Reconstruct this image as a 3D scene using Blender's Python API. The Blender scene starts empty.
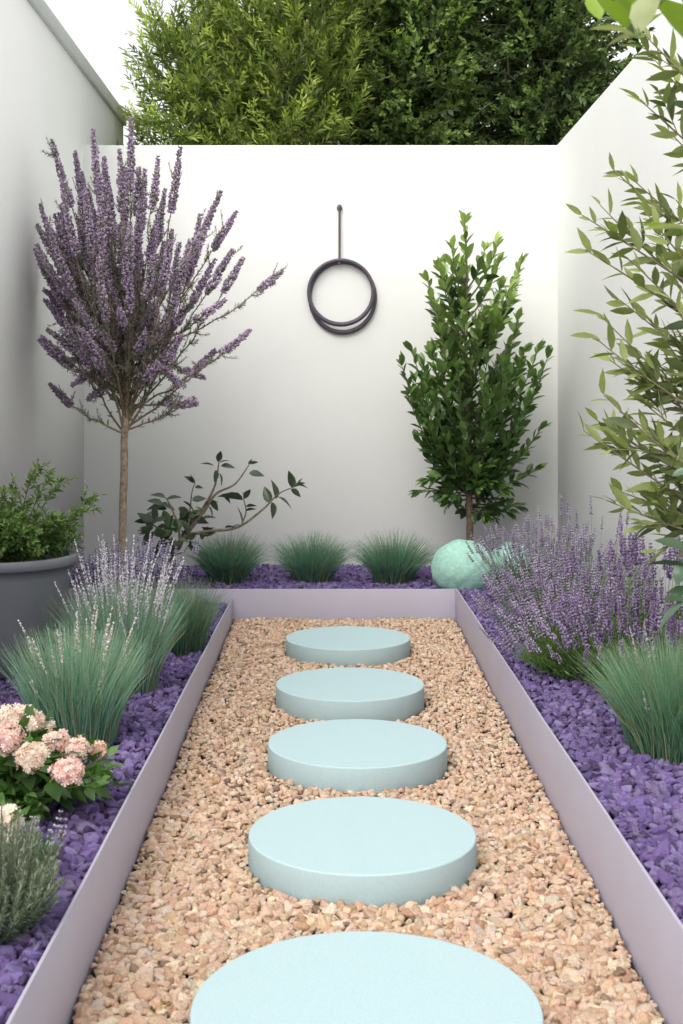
import bpy, bmesh, math, random
import numpy as np
random.seed(7); rng = np.random.default_rng(11)
C = bpy.context.scene.collection
PI = math.pi
F, CX, HY, H = 1250.0, 333.0, 400.0, 1.2      # lens in pixels, vanishing point, eye height
def W(px, py, d): return np.array([(px-CX)/F*d, d, H-(py-HY)/F*d])
def nrm(a):
    a = np.asarray(a, float); return a/np.maximum(np.linalg.norm(a, axis=-1, keepdims=True), 1e-9)

# ---------------------------------------------------------------- mesh collecting
class MB:
    def __init__(s): s.V=[]; s.F=[]; s.C=[]; s.n=0
    def add(s, V, faces, col):
        V=np.asarray(V,float); s.V.append(V); c=np.asarray(col,float)
        s.C.append(np.broadcast_to(c,(len(V),3)) if c.ndim==1 else c)
        for f in faces:
            if len(f): s.F.append(np.asarray(f,np.int64)+s.n)
        s.n+=len(V); return s
    def stamp(s, T, P, R, S, col):
        TV,TF=T; n=len(P)
        if n==0: return s
        S=np.asarray(S,float)
        if S.ndim==1: S=np.repeat(S[:,None],3,1)
        V=(P[:,None,:]+(TV[None]*S[:,None,:])@R).reshape(-1,3)
        k=len(TV); off=(np.arange(n)*k)[:,None,None]
        fs=[(np.asarray(f)[None]+off).reshape(-1,np.asarray(f).shape[1]) for f in TF]
        s.add(V,fs,np.repeat(np.asarray(col,float),k,0)); return s
    def tube(s, pts, rad, col=(.1,.08,.05), sides=6, cap=True):
        pts=np.asarray(pts,float); n=len(pts); rad=np.broadcast_to(np.asarray(rad,float),(n,))
        t=nrm(np.gradient(pts,axis=0)); u=np.cross(t[0],[0.13,0.2,1.0])
        if np.linalg.norm(u)<.1: u=np.cross(t[0],[1,0,0])
        u=nrm(u); a=np.linspace(0,2*PI,sides,endpoint=False); out=[]
        for i in range(n):
            u=nrm(u-t[i]*np.dot(u,t[i])); v=np.cross(t[i],u)
            out.append(pts[i]+rad[i]*(np.cos(a)[:,None]*u+np.sin(a)[:,None]*v))
        i=np.arange(n-1)[:,None]*sides; j=np.arange(sides)[None]; k=(j+1)%sides
        q=np.stack([i+j,i+k,i+sides+k,i+sides+j],-1).reshape(-1,4)
        fs=[q]
        if cap: fs+= [np.arange(sides)[::-1][None], ((n-1)*sides+np.arange(sides))[None]]
        s.add(np.concatenate(out),fs,col); return s
    def box(s, a, b, col=(.5,.5,.5)):
        x0,y0,z0=a; x1,y1,z1=b
        s.add([(x0,y0,z0),(x1,y0,z0),(x1,y1,z0),(x0,y1,z0),(x0,y0,z1),(x1,y0,z1),(x1,y1,z1),(x0,y1,z1)],
              [[(0,3,2,1),(4,5,6,7),(0,1,5,4),(1,2,6,5),(2,3,7,6),(3,0,4,7)]],col); return s
    def lathe(s, prof, c, col=(.5,.5,.5), seg=96):
        c=np.asarray(c,float); a=np.linspace(0,2*PI,seg,endpoint=False); V=[]
        for r,z in prof: V.append(np.stack([c[0]+r*np.cos(a),c[1]+r*np.sin(a),np.full(seg,c[2]+z)],1))
        n=len(prof); i=np.arange(n-1)[:,None]*seg; j=np.arange(seg)[None]; k=(j+1)%seg
        q=np.stack([i+j,i+k,i+seg+k,i+seg+j],-1).reshape(-1,4)
        s.add(np.concatenate(V),[q,np.arange(seg)[::-1][None],((n-1)*seg+np.arange(seg))[None]],col); return s
    def build(s, name, mat, parent=None, smooth=True, loc=None):
        V=np.concatenate(s.V); Cc=np.concatenate(s.C)
        o0=np.zeros(3)
        if parent is not None:
            p=parent
            while p is not None: o0=o0+np.array(p.location); p=p.parent
        elif loc is not None: o0=np.array(loc,float)
        V=V-o0
        me=bpy.data.meshes.new(name)
        me.vertices.add(len(V)); me.vertices.foreach_set('co',V.astype(np.float32).ravel())
        tot=np.concatenate([np.full(len(f),f.shape[1]) for f in s.F]); lp=np.concatenate([f.ravel() for f in s.F])
        me.loops.add(len(lp)); me.loops.foreach_set('vertex_index',lp.astype(np.int32))
        me.polygons.add(len(tot)); st=np.concatenate([[0],np.cumsum(tot)[:-1]])
        me.polygons.foreach_set('loop_start',st.astype(np.int32)); me.polygons.foreach_set('loop_total',tot.astype(np.int32))
        me.update(calc_edges=True); me.validate()
        if smooth: me.polygons.foreach_set('use_smooth',np.ones(len(me.polygons),bool))
        at=me.color_attributes.new('Col','FLOAT_COLOR','POINT')
        at.data.foreach_set('color',np.concatenate([Cc,np.ones((len(Cc),1))],1).astype(np.float32).ravel())
        me.materials.append(mat)
        o=bpy.data.objects.new(name,me); C.objects.link(o)
        if parent is not None: o.parent=parent
        elif loc is not None: o.location=loc
        return o
def tag(o, label=None, cat=None, group=None, kind=None):
    if label: o['label']=label
    if cat: o['category']=cat
    if group: o['group']=group
    if kind: o['kind']=kind
    return o
def thing(name, loc, label, cat, group=None):
    o=bpy.data.objects.new(name,None); C.objects.link(o); o.location=loc; o.empty_display_size=.1
    return tag(o,label,cat,group)

# ---------------------------------------------------------------- templates
def leaf_t(rows, wid, fold=.12, droop=.15):
    V=[(0,0,0)]
    for y,w in zip(rows,wid):
        V+=[(-w/2,y,fold*w-droop*y*y),(0,y,-droop*y*y),(w/2,y,fold*w-droop*y*y)]
    V.append((0,1,-droop)); n=len(rows); q=[]; t=[(0,2,1),(0,3,2)]
    for i in range(n-1):
        a=1+3*i; q+=[(a,a+1,a+4,a+3),(a+1,a+2,a+5,a+4)]
    a=1+3*(n-1); e=len(V)-1; t+=[(a,a+1,e),(a+1,a+2,e)]
    return np.array(V,float),[np.array(t),np.array(q)]
BROAD=leaf_t((.12,.35,.62,.85),(.2,.42,.44,.24),.18,.16)
OVATE=leaf_t((.1,.3,.55,.8),(.34,.62,.58,.3),.15,.22)
LANCE=leaf_t((.15,.4,.7),(.13,.2,.14),.2,.12)
WILLOW=(np.array([(0,0,0),(-.09,.45,.02),(.09,.45,.02),(0,1,-.12)],float),[np.array([(0,2,3),(0,3,1)])])
SMALL=(np.array([(0,0,0),(-.22,.45,.06),(.22,.45,.06),(0,1,-.1)],float),[np.array([(0,2,3),(0,3,1)])])
NEEDLE=(np.array([(-.05,0,0),(.05,0,0),(.07,.5,.03),(-.07,.5,.03),(0,1,0)],float),[np.array([(3,2,4)]),np.array([(0,1,2,3)])])
def ico(sub):
    bm=bmesh.new(); bmesh.ops.create_icosphere(bm,subdivisions=sub,radius=1)
    V=np.array([v.co[:] for v in bm.verts]); Fc=np.array([[v.index for v in f.verts] for f in bm.faces]); bm.free(); return V,Fc
def lump(sub, amp, seed, flat=1.0, k=5):
    V,Fc=ico(sub); r=np.random.default_rng(seed); s=np.ones(len(V))
    for _ in range(k):
        d=nrm(r.normal(size=3)); s+=amp*r.uniform(-1,1)*np.sin(V@d*r.uniform(1.5,6)+r.uniform(0,6))
    # planed faces: clip by a few random planes so stones look broken rather than blown up
    V=V*s[:,None]
    for _ in range(4):
        d=nrm(r.normal(size=3)); h=r.uniform(.72,.95); x=V@d; V=V-np.maximum(x-h,0)[:,None]*d*.85
    V[:,2]*=flat; return V,[Fc]
BUD=(lambda v:(v[0]*np.array([.34,.5,.34])+np.array([0,.5,0]),[v[1]]))(ico(1))
def floret_t():
    V=[(0,0,0)]; Fq=[]
    for i in range(5):
        a=2*PI*i/5; c,s_=math.cos(a),math.sin(a); p=2*PI/5*.46
        b=len(V)
        for da,r,z in ((-p*.8,.55,.18),(-p*.55,1,.3),(p*.55,1,.3),(p*.8,.55,.18)):
            V.append((math.cos(a+da)*r,z,math.sin(a+da)*r))
        Fq.append((0,b,b+1,b+2)); Fq.append((0,b+2,b+3,b+3))
    F3=[(f[0],f[1],f[2]) for f in Fq if f[2]==f[3]]; F4=[f for f in Fq if f[2]!=f[3]]
    F3=[(0,f[3],f[3]+1) for f in F4]
    return np.array(V,float),[np.array(F3),np.array(F4)]
FLORET=floret_t()

def frames(D, U=None, roll=0):
    D=nrm(D); n=len(D)
    if U is None: U=np.tile([0,0,1.0],(n,1))
    X=np.cross(D,U); bad=np.linalg.norm(X,axis=1)<.05
    X[bad]=np.cross(D[bad],[1,0,0]); X=nrm(X); Z=np.cross(X,D)
    r=rng.normal(0,1,n)*roll
    X2=X*np.cos(r)[:,None]+Z*np.sin(r)[:,None]; Z2=np.cross(X2,D)
    return np.stack([X2,D,Z2],1)
def rand_frames(n):
    a=nrm(rng.normal(size=(n,3))); b=nrm(np.cross(a,rng.normal(size=(n,3)))); return np.stack([a,b,np.cross(a,b)],1)
class Bag:                                     # leaves gathered along twigs, stamped in one go
    def __init__(s): s.P=[];s.D=[];s.S=[];s.K=[]
    def put(s,P,D,S,K): s.P.append(P);s.D.append(D);s.S.append(S);s.K.append(K)
    def emit(s, mb, T, roll=.5, wide=1.0):
        P=np.concatenate(s.P);D=np.concatenate(s.D);S=np.concatenate(s.S);K=np.concatenate(s.K)
        mb.stamp(T,P,frames(D,roll=roll),np.stack([S*wide,S,S],1),K); return mb
def bez(a,b,c,n=12):
    t=np.linspace(0,1,n)[:,None]; return (1-t)**2*a+2*t*(1-t)*b+t*t*c
def along(pts,t):
    f=np.clip(t,0,1)*(len(pts)-1); i=np.minimum(f.astype(int),len(pts)-2); w=(f-i)[:,None]
    return pts[i]*(1-w)+pts[i+1]*w, nrm(pts[i+1]-pts[i])
def mixc(a,b,t): return np.asarray(a)*(1-t[:,None])+np.asarray(b)*t[:,None]
def twig(bag, pts, n, L, c0, c1, t0=.15, t1=1., spread=.8, var=.25, pair=True, tipshrink=.35, up=0.):
    t=np.linspace(t0,t1,n)+rng.normal(0,.012,n); p,tan=along(pts,t)
    ph=np.cumsum(np.full(n,2.4))+rng.uniform(0,6)+rng.normal(0,.35,n)
    u=nrm(np.cross(tan,[.2,.1,1.])); v=np.cross(tan,u)
    out=np.cos(ph)[:,None]*u+np.sin(ph)[:,None]*v
    sp=spread*(1-.45*(t-t0)/(t1-t0+1e-6))[:,None]*rng.uniform(.75,1.25,(n,1))
    D=nrm(tan*(1-sp*.45)+out*sp+np.array([0,0,up]))
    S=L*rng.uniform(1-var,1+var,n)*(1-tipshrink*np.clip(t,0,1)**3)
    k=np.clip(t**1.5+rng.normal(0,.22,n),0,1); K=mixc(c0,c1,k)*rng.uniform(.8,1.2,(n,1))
    bag.put(p,D,S,K)

# ---------------------------------------------------------------- materials
def mat(name):
    m=bpy.data.materials.new(name); m.use_nodes=True; nt=m.node_tree
    return m,nt,nt.nodes['Principled BSDF']
def noise(nt,scale,detail=4,rough=.6,coord='Object'):
    tc=nt.nodes.new('ShaderNodeTexCoord'); n=nt.nodes.new('ShaderNodeTexNoise')
    n.inputs['Scale'].default_value=scale; n.inputs['Detail'].default_value=detail; n.inputs['Roughness'].default_value=rough
    nt.links.new(tc.outputs[coord],n.inputs['Vector']); return n
def ramp(nt,src,stops):
    r=nt.nodes.new('ShaderNodeValToRGB'); e=r.color_ramp.elements
    while len(e)<len(stops): e.new(.5)
    for el,(p,c) in zip(e,stops): el.position=p; el.color=(*c,1)
    nt.links.new(src,r.inputs[0]); return r.outputs[0]
def bump(nt,b,src,strength,dist):
    bp=nt.nodes.new('ShaderNodeBump'); bp.inputs['Strength'].default_value=strength; bp.inputs['Distance'].default_value=dist
    nt.links.new(src,bp.inputs['Height']); nt.links.new(bp.outputs[0],b.inputs['Normal']); return bp
def colmul(nt,a,b,fac=1):
    m=nt.nodes.new('ShaderNodeMix'); m.data_type='RGBA'; m.blend_type='MULTIPLY'; m.inputs[0].default_value=fac
    nt.links.new(a,m.inputs[6]); nt.links.new(b,m.inputs[7]); return m.outputs[2]
def solid(name,col,rough=.6,nscale=20,nvar=.08,bs=.2,bd=.002,bscale=150,metal=0,spec=.5):
    m,nt,b=mat(name); c=np.array(col)
    n=noise(nt,nscale,5,.65); nt.links.new(ramp(nt,n.outputs[0],[(.3,tuple(c*(1-nvar))),(.7,tuple(np.minimum(c*(1+nvar),1)))]),b.inputs['Base Color'])
    b.inputs['Roughness'].default_value=rough; b.inputs['Metallic'].default_value=metal; b.inputs['Specular IOR Level'].default_value=spec
    if bs: bump(nt,b,noise(nt,bscale,6,.6).outputs[0],bs,bd)
    return m
def vcol(name,rough=.55,trans=0.,nscale=60,lo=.75,hi=1.2,bs=0,bd=.002,bscale=200,spec=.4,tcol=(1.3,1.5,.7)):
    m,nt,b=mat(name); a=nt.nodes.new('ShaderNodeAttribute'); a.attribute_name='Col'
    n=noise(nt,nscale,3,.6); c=colmul(nt,a.outputs[0],ramp(nt,n.outputs[0],[(.3,(lo,)*3),(.7,(hi,)*3)]))
    nt.links.new(c,b.inputs['Base Color']); b.inputs['Roughness'].default_value=rough; b.inputs['Specular IOR Level'].default_value=spec
    if bs: bump(nt,b,noise(nt,bscale,5,.65).outputs[0],bs,bd)
    if trans:
        t=nt.nodes.new('ShaderNodeBsdfTranslucent'); rgb=nt.nodes.new('ShaderNodeRGB'); rgb.outputs[0].default_value=(*tcol,1)
        nt.links.new(colmul(nt,a.outputs[0],rgb.outputs[0]),t.inputs[0])
        mx=nt.nodes.new('ShaderNodeMixShader'); mx.inputs[0].default_value=trans
        nt.links.new(b.outputs[0],mx.inputs[1]); nt.links.new(t.outputs[0],mx.inputs[2])
        nt.links.new(mx.outputs[0],nt.nodes['Material Output'].inputs[0])
    return m
def render_mat(name,col,seed=0):                # painted render wall: broad soft mottling, fine trowel bump
    m,nt,b=mat(name); c=np.array(col)
    n1=noise(nt,.9,3,.5); n2=noise(nt,14,6,.7)
    mx=nt.nodes.new('ShaderNodeMath'); mx.operation='MULTIPLY_ADD'; mx.inputs[1].default_value=.35
    nt.links.new(n2.outputs[0],mx.inputs[0]); nt.links.new(n1.outputs[0],mx.inputs[2])
    nt.links.new(ramp(nt,mx.outputs[0],[(.45,tuple(c*.955)),(.9,tuple(c*1.02))]),b.inputs['Base Color'])
    b.inputs['Roughness'].default_value=.85; b.inputs['Specular IOR Level'].default_value=.25
    bump(nt,b,noise(nt,55,8,.7).outputs[0],.12,.004); return m
M=dict(
  wall=render_mat('white_render',(.78,.79,.768)),
  coping=solid('coping_metal',(.62,.65,.64),.5,6,.05,.05),
  gapshade=solid('gap_shade',(.03,.024,.022),.95,30,.3,.5,.01,60),  # near black, stands in for crevice shade between the stones
  ground=solid('soil',(.07,.055,.04),.95,8,.3,.5,.01,40),
  stone=vcol('gravel_stone',.95,0,330,.72,1.16,.9,.006,300,.1),
  pstone=vcol('purple_stone',.95,0,380,.78,1.15,.9,.007,230,.1),
  disc=solid('aqua_concrete',(.40,.53,.555),.95,260,.085,.5,.002,380,0,.2),
  edge=solid('mauve_metal',(.41,.385,.47),.5,3,.04,.04,.001,60,0,.5),
  iron=solid('dark_iron',(.075,.06,.085),.5,40,.25,.3,.001,200,0,.5),
  bounce_slab=solid('bounce_paving',(.42,.40,.37),.8,6,.06,.3,.002,90),  # for the unseen slab added as a reflector
  rope=solid('twisted_iron',(.12,.10,.12),.7,60,.25,.5,.002,250),
  pot=solid('grey_glaze',(.155,.165,.185),.5,5,.06,.08,.001,90),
  mint=solid('mint_stone',(.33,.56,.48),.85,40,.14,.8,.005,70,0,.2),
  leafy=vcol('leaf',.42,.28,40,.85,1.15), glossy=vcol('glossy_leaf',.3,.2,30,.85,1.15,spec=.5),
  olive=vcol('olive_leaf',.45,.3,30,.85,1.15), far=vcol('far_leaf',.5,.35,5,.7,1.25),
  grass=vcol('grass_blade',.5,.25,12,.85,1.15,tcol=(1,1.2,.9)), lav=vcol('lavender_floret',.7,.25,60,.8,1.2,tcol=(1.1,.9,1.2)),
  petal=vcol('petal',.6,.35,80,.9,1.08,tcol=(1.1,.95,.9)),
  bark=vcol('bark',.85,0,45,.55,1.35,.6,.004,120), stem=vcol('stem',.6,.1,60,.8,1.2),
)

# ---------------------------------------------------------------- bed levels
XL,XR,DB=-.514,.645,6.91
WL,WR,DW=-1.63,1.47,8.18
def topL(d): return np.interp(d,[2,6.9],[.205,.105])
def topR(d): return np.interp(d,[2.3,6.9],[.215,.160])
def eL(y): return -.498-.055*np.asarray(y)/6.9          # the two long edgings open out slightly towards the far end
def eR(y): return .638+.038*np.asarray(y)/6.9
def zbed(x,d):
    if d>DB: return .125
    return float(topL(d))-.022 if x<0 else float(topR(d))-.025

# ---------------------------------------------------------------- setting
g=MB().add([(-150,-150,-.07),(150,-150,-.07),(150,150,-.07),(-150,150,-.07)],[[(0,1,2,3)]],(.1,.1,.1)).build('ground',M['ground'],smooth=False)
tag(g,'dark soil ground under and around the courtyard garden','ground',kind='structure')
def wall(name,a,b,label):
    o=MB().box(a,b).build(name,M['wall'],loc=((a[0]+b[0])/2,(a[1]+b[1])/2,a[2]),smooth=False)
    bv=o.modifiers.new('b','BEVEL'); bv.width=.006; bv.segments=2
    return tag(o,label,'wall')
wall('garden_wall',(WL-.08,DW,-.02),(WR+.12,DW+.18,2.868),'white rendered back wall with the hanging rings, flat topped')
wall('garden_wall',(WR,2.9,-.02),(WR+.2,DW+.12,2.875),'brightest white rendered wall running along the lavender bed on the right')
lw=thing('garden_wall',(WL-.1,6.0,0),'tallest white rendered wall, with a pale coping, beside the grey pot','wall')
o=MB().box((WL-.2,2.9,-.02),(WL,9.72,3.33)).build('wall_face',M['wall'],lw,smooth=False)
o=MB().box((WL-.23,2.88,3.333),(WL+.022,9.74,3.43)).build('coping',M['coping'],lw,smooth=False)
bv=o.modifiers.new('b','BEVEL'); bv.width=.006; bv.segments=2

def edging(ax,ay,bx,by,za,zb,th,label,nx,ny):
    L=math.hypot(bx-ax,by-ay); n=24; V=[]
    for i in range(n+1):
        t=i/n; x=ax+(bx-ax)*t; y=ay+(by-ay)*t; z=za+(zb-za)*t
        w=.0012*math.sin(t*9)+.0008*math.sin(t*31)
        for s_ in (0,1): V+= [(x+nx*(th*s_+w),y+ny*(th*s_+w),-.03),(x+nx*(th*s_+w),y+ny*(th*s_+w),z)]
    q=[]
    for i in range(n):
        a=4*i; b=a+4; q+=[(a,b,b+1,a+1),(a+2,a+3,b+3,b+2),(a+1,b+1,b+3,a+3)]
    q+=[(0,1,3,2),(4*n,4*n+2,4*n+3,4*n+1)]
    o=MB().add(V,[q],(.5,.5,.5)).build('metal_edging',M['edge'],smooth=False,loc=((ax+bx)/2,(ay+by)/2,0))
    bm=bmesh.new(); bm.from_mesh(o.data); bmesh.ops.recalc_face_normals(bm,faces=bm.faces); bm.to_mesh(o.data); bm.free()
    bv=o.modifiers.new('b','BEVEL'); bv.width=.0012; bv.segments=2; bv.limit_method='ANGLE'
    tag(o,label,'edging','mauve metal edging strips of the beds')
edging(eL(.2),.2,eL(DB),DB-.004,.243,topL(6.9),.007,'mauve metal edging strip beside the pink flowers and green grasses',-1,0)
edging(eR(.2),.2,eR(DB),DB-.004,.24,topR(6.9),.007,'pale mauve metal edging strip in front of the purple lavender row',1,0)
edging(WL+.004,DB,float(eR(DB))+.009,DB,.155,.155,.007,'lilac metal edging strip across the far end of the path',0,1)

o=MB().box((-5,-9,-.05),(5,.19,.10)).build('bounce_slab',M['bounce_slab'],smooth=False); tag(o,'unseen pale slab added behind the camera to bounce light onto the walls','bounce_slab',kind='structure')  # unseen slab, added to bounce light onto walls and other upright faces
# ---------------------------------------------------------------- stepping stones
DISCS=[(.062,2.335,.327),(.0765,3.27,.297),(.081,4.135,.296),(.068,4.99,.296),(.0715,5.955,.296)]
DL=['largest pale aqua round stepping stone, cut off by the bottom of the photo',
    'pale aqua round stepping stone second from the front, its whole side showing',
    'pale aqua round stepping stone in the middle of the row of five',
    'pale aqua round stepping stone second from the lilac far edging',
    'smallest looking pale aqua round stepping stone, nearest the lilac far edging']
for (x,y,r),lb in zip(DISCS,DL):
    t=.07; b=.0045
    prof=[(r-.006,-.03),(r,-.02),(r,t-b)]+[(r-b+b*math.cos(a),t-b+b*math.sin(a)) for a in np.linspace(.3,PI/2,5)]
    prof+=[(r*.97,t),(r*.6,t),(r*.2,t)]
    o=MB().lathe(prof,(x,y,0),seg=160).build('stepping_stone',M['disc'],loc=(x,y,0)); tag(o,lb,'stepping stone','round aqua stepping stones')

# ---------------------------------------------------------------- gravel
def stones(name,material,region,zf,sp,rad,cols,wts,variants,lo,label,cat,skip=None,layers=2,flat=(.6,.9)):
    mb=MB(); x0,x1,y0,y1=region
    for L in range(layers):
        xs=np.arange(x0,x1,sp); ys=np.arange(y0,y1,sp); X,Y=np.meshgrid(xs,ys); X=X.ravel()+rng.uniform(0,sp,X.size); Y=Y.ravel()+rng.uniform(0,sp,Y.size)
        if x0==XL: X=eL(Y)+(X-XL)/(XR-XL)*(eR(Y)-eL(Y))
        elif x1<XL: X=WL+(X-WL)/(x1-WL)*(eL(Y)-.009-WL)
        elif x0>0: X=WR-(WR-X)/(WR-x0)*(WR-eR(Y)-.009)
        a0=eL(Y) if x0==XL else (eR(Y)+.009 if x0>0 else x0); a1=eR(Y) if x0==XL else (eL(Y)-.009 if x1<XL else x1)
        k=(Y>y0+rad*.9)&(X>a0+rad*.9)&(X<a1-rad*.9)&(Y<y1-rad*.9)
        if skip is not None: k&=~skip(X,Y)
        a0=(a0+0*X)[k]; a1=(a1+0*X)[k]; X=X[k];Y=Y[k]; n=len(X)
        S=rad*np.clip(rng.lognormal(0,.27,n),.5,1.5)*(1 if L==0 else .92)*np.interp(Y,[2.2,4.2],[1.18,.86])
        S=np.where((X<a0+rad*1.9)|(X>a1-rad*1.9)|(Y>y1-rad*1.9)|(Y<y0+rad*2),np.minimum(S,rad*.72),S)
        S3=np.stack([S*rng.uniform(.85,1.35,n),S*rng.uniform(.75,1.1,n),S*rng.uniform(*flat,n)],1)
        Z=zf(X,Y)-L*rad*.85+rng.normal(0,rad*.36,n)-rad*.6
        Rr=frames(nrm(np.stack([rng.normal(size=n),rng.normal(size=n),rng.normal(0,.35,n)],1)),roll=.4)
        ci=rng.choice(len(cols),n,p=wts); K=np.array(cols)[ci]*rng.uniform(.84,1.13,(n,1))*rng.uniform(.95,1.05,(n,3))
        vi=rng.integers(0,len(variants),n); near=Y<3.7
        for v in range(len(variants)):
            for nr,T in ((True,variants[v]),(False,lo[v])):
                m=(vi==v)&(near==nr)
                mb.stamp(T,np.stack([X,Y,Z],1)[m],Rr[m],S3[m],K[m])
    o=mb.build(name,material,loc=((x0+x1)/2,(y0+y1)/2,0)); return tag(o,label,cat,kind='stuff')
VB=[lump(3,.19,s_,1,8) for s_ in range(8)]; VBl=[lump(2,.19,s_,1,8) for s_ in range(8)]
VP=[lump(3,.33,50+s_,1,9) for s_ in range(8)]; VPl=[lump(2,.33,50+s_,1,9) for s_ in range(8)]
def indisc(X,Y):
    k=np.zeros(len(X),bool)
    for x,y,r in DISCS: k|=((X-x)**2+(Y-y)**2)<(r+.004)**2
    return k
BE=[(.70,.51,.37),(.64,.44,.305),(.76,.60,.46),(.54,.34,.22),(.66,.56,.47),(.30,.21,.15),(.68,.485,.375)]
def zpath(X,Y): return -.006+.008*np.sin(X*3.1+1)*np.sin(Y*2.3)+.004*np.sin(X*9+Y*7)
stones('path_gravel',M['stone'],(XL,XR,.7,DB),zpath,.0148,.0099,BE,[.30,.22,.2,.09,.05,.03,.11],VB,VBl,
       'loose beige and orange gravel of the path around the stepping stones','gravel',indisc,layers=1)
PU=[(.195,.14,.325),(.155,.11,.265),(.25,.195,.385),(.09,.065,.14),(.21,.165,.31)]
PW=[.35,.25,.18,.1,.12]
def zl(X,Y): return np.interp(Y,[2,6.9],[.205,.105])-.022+.008*np.sin(X*7+Y*3)
def zr(X,Y): return np.interp(Y,[2.3,6.9],[.215,.160])-.02+.008*np.sin(X*7+Y*3)
def zb(X,Y): return .122+.006*np.sin(X*7+Y*3)+0*X
for rg,zf,lb in (((WL,XL-.009,.7,DB-.002),zl,'purple stone chippings of the bed with the pink flowers and grey pot'),
              ((XR+.009,WR,.7,DB+.0),zr,'purple stone chippings of the bed under the purple lavender row'),
              ((WL,WR,DB+.012,DW),zb,'purple stone chippings of the far bed under the three grass tufts')):
    stones('purple_gravel',M['pstone'],rg,zf,.021,.0132,PU,PW,VP,VPl,lb,'gravel',layers=1)
for (x0,x1,y0,y1,z0,z1) in ((WL,-.563,.25,DB-.004,.20,.065),(.688,WR,.25,DB,.20,.12),(WL,WR,DB+.009,DW,.098,.098)):
    o=MB().box((x0+.002,y0,-.02),(x1-.002,y1,0)).build('gap_shade_soil',M['gapshade'],smooth=False)
    v=o.data.vertices
    for w in v:
        if w.co.z>-.01: w.co.z=z0 if w.co.y<(y0+y1)/2 else z1
    tag(o,'bed soil coloured near black for the shade between the purple chippings','soil',kind='structure')  # soil colour carries the dark of the gaps between chippings
o=MB().box((-.548,.25,-.06),(.67,DB-.006,-.026)).build('path_base',M['gapshade'],smooth=False); tag(o,'near black base painted as shade in the gaps of the beige path gravel','path',kind='structure')  # dark sheet in place of shaded lower gravel

# ---------------------------------------------------------------- grasses
def tuft(name,x,d,r,h,n,label,group,c0=(.045,.115,.065),c1=(.16,.30,.20),tip=(.42,.46,.32),spread=.55,seeds=0,seedc=(.55,.5,.55),stuffn=0,base=None,w=.0016,sh=1.3):
    z=zbed(x,d)-.01; root=thing(name,(x,d,z),label,'ornamental grass',group)
    def blades(n,hh,sp,w,k=7,rb=.5):
        a=rng.uniform(0,2*PI,n); q=np.sqrt(rng.uniform(0,1,n)); b0=np.stack([np.cos(a)*q*r*rb,np.sin(a)*q*r*rb,np.zeros(n)],1)
        lean=sp*q*rng.uniform(.5,1.3,n); L=hh*rng.uniform(.6,1.08,n)*(1-.12*q)
        a2=a+rng.normal(0,.5,n); out=np.stack([np.cos(a2),np.sin(a2),np.zeros(n)],1)
        t=np.linspace(0,1,k); P=[]
        for tt in t:
            ang=lean*(.45+1.15*tt)
            P.append(b0+L[:,None]*tt*(out*np.sin(ang)[:,None]+np.array([0,0,1.])*np.cos(ang)[:,None]))
        P=np.stack(P,1)+np.array([x,d,z]); return P,out,L
    P,out,L=blades(n,h,spread*1.3,w)
    k=P.shape[1]; side=nrm(np.cross(P[:,-1]-P[:,0],rng.normal(size=(n,3)))); wd=w*np.linspace(1,.15,k)
    V=np.stack([P-side[:,None]*wd[None,:,None],P+side[:,None]*wd[None,:,None]],2).reshape(-1,3)
    i=(np.arange(n)*2*k)[:,None]; j=(np.arange(k-1)*2)[None]; q=np.stack([i+j,i+j+1,i+j+3,i+j+2],-1).reshape(-1,4)
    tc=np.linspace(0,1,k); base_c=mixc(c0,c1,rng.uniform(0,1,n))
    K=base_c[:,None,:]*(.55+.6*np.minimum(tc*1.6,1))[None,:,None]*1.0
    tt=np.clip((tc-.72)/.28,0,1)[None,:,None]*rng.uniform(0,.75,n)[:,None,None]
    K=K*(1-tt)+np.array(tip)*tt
    dry=rng.uniform(size=n)<.09; K[dry]=np.array([.34,.27,.15])*rng.uniform(.7,1.1)
    K=np.repeat(K[:,:,None,:],2,2).reshape(-1,3)
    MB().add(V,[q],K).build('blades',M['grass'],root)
    if seeds:
        P,out,L=blades(seeds,h*sh,spread*.95,w)
        mb=MB()
        for p in P:
            pb=Bag()
            mb.tube(p,np.linspace(.0012,.0006,len(p)),np.array([.38,.44,.33])*rng.uniform(.7,1.1),3,cap=False)
            twig(pb,p,30,.012,np.array(seedc)*.8,np.array(seedc)*1.15,.70,1.,.4,.3)
            pb.emit(MB(),BUD,wide=.6).build('seed_head',M['lav'],root)
        mb.build('seed_stems',M['stem'],root)
    return root
GB='blue green grass tufts in the far bed'
for px,h,lb in ((228,.31,'blue green grass tuft in the far bed, nearest the leaning branchy shrub'),
              (312,.315,'middle blue green grass tuft of three against the far white wall'),
              (393,.325,'blue green grass tuft in the far bed, nearest the mint stone ball')):
    tuft('grass_tuft',(px-CX)/F*7.45,7.45,.215,h*rng.uniform(.97,1.04),1700,lb,GB,spread=.38+rng.uniform(-.03,.03),c0=(.06,.15,.10),c1=(.19,.38,.27),w=.0023)
GL='green grasses in the bed by the grey pot'
tuft('grass_tuft',-.79,3.85,.235,.375,3400,'big green grass tuft right behind the pink flowers',GL,spread=.2,seeds=30,c0=(.09,.21,.14),c1=(.30,.52,.38),sh=1.12,seedc=(.6,.56,.52))
tuft('feather_grass',-.775,4.6,.25,.42,3000,'tall pale feathery grass with whitish seed stems beside the big green tuft',GL,spread=.2,seeds=90,c0=(.11,.24,.17),c1=(.32,.52,.40),sh=1.4,seedc=(.62,.60,.64))
tuft('grass_tuft',-.665,5.45,.2,.33,1700,'small dense green grass tuft at the far end of the left edging',GL,spread=.24)
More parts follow.
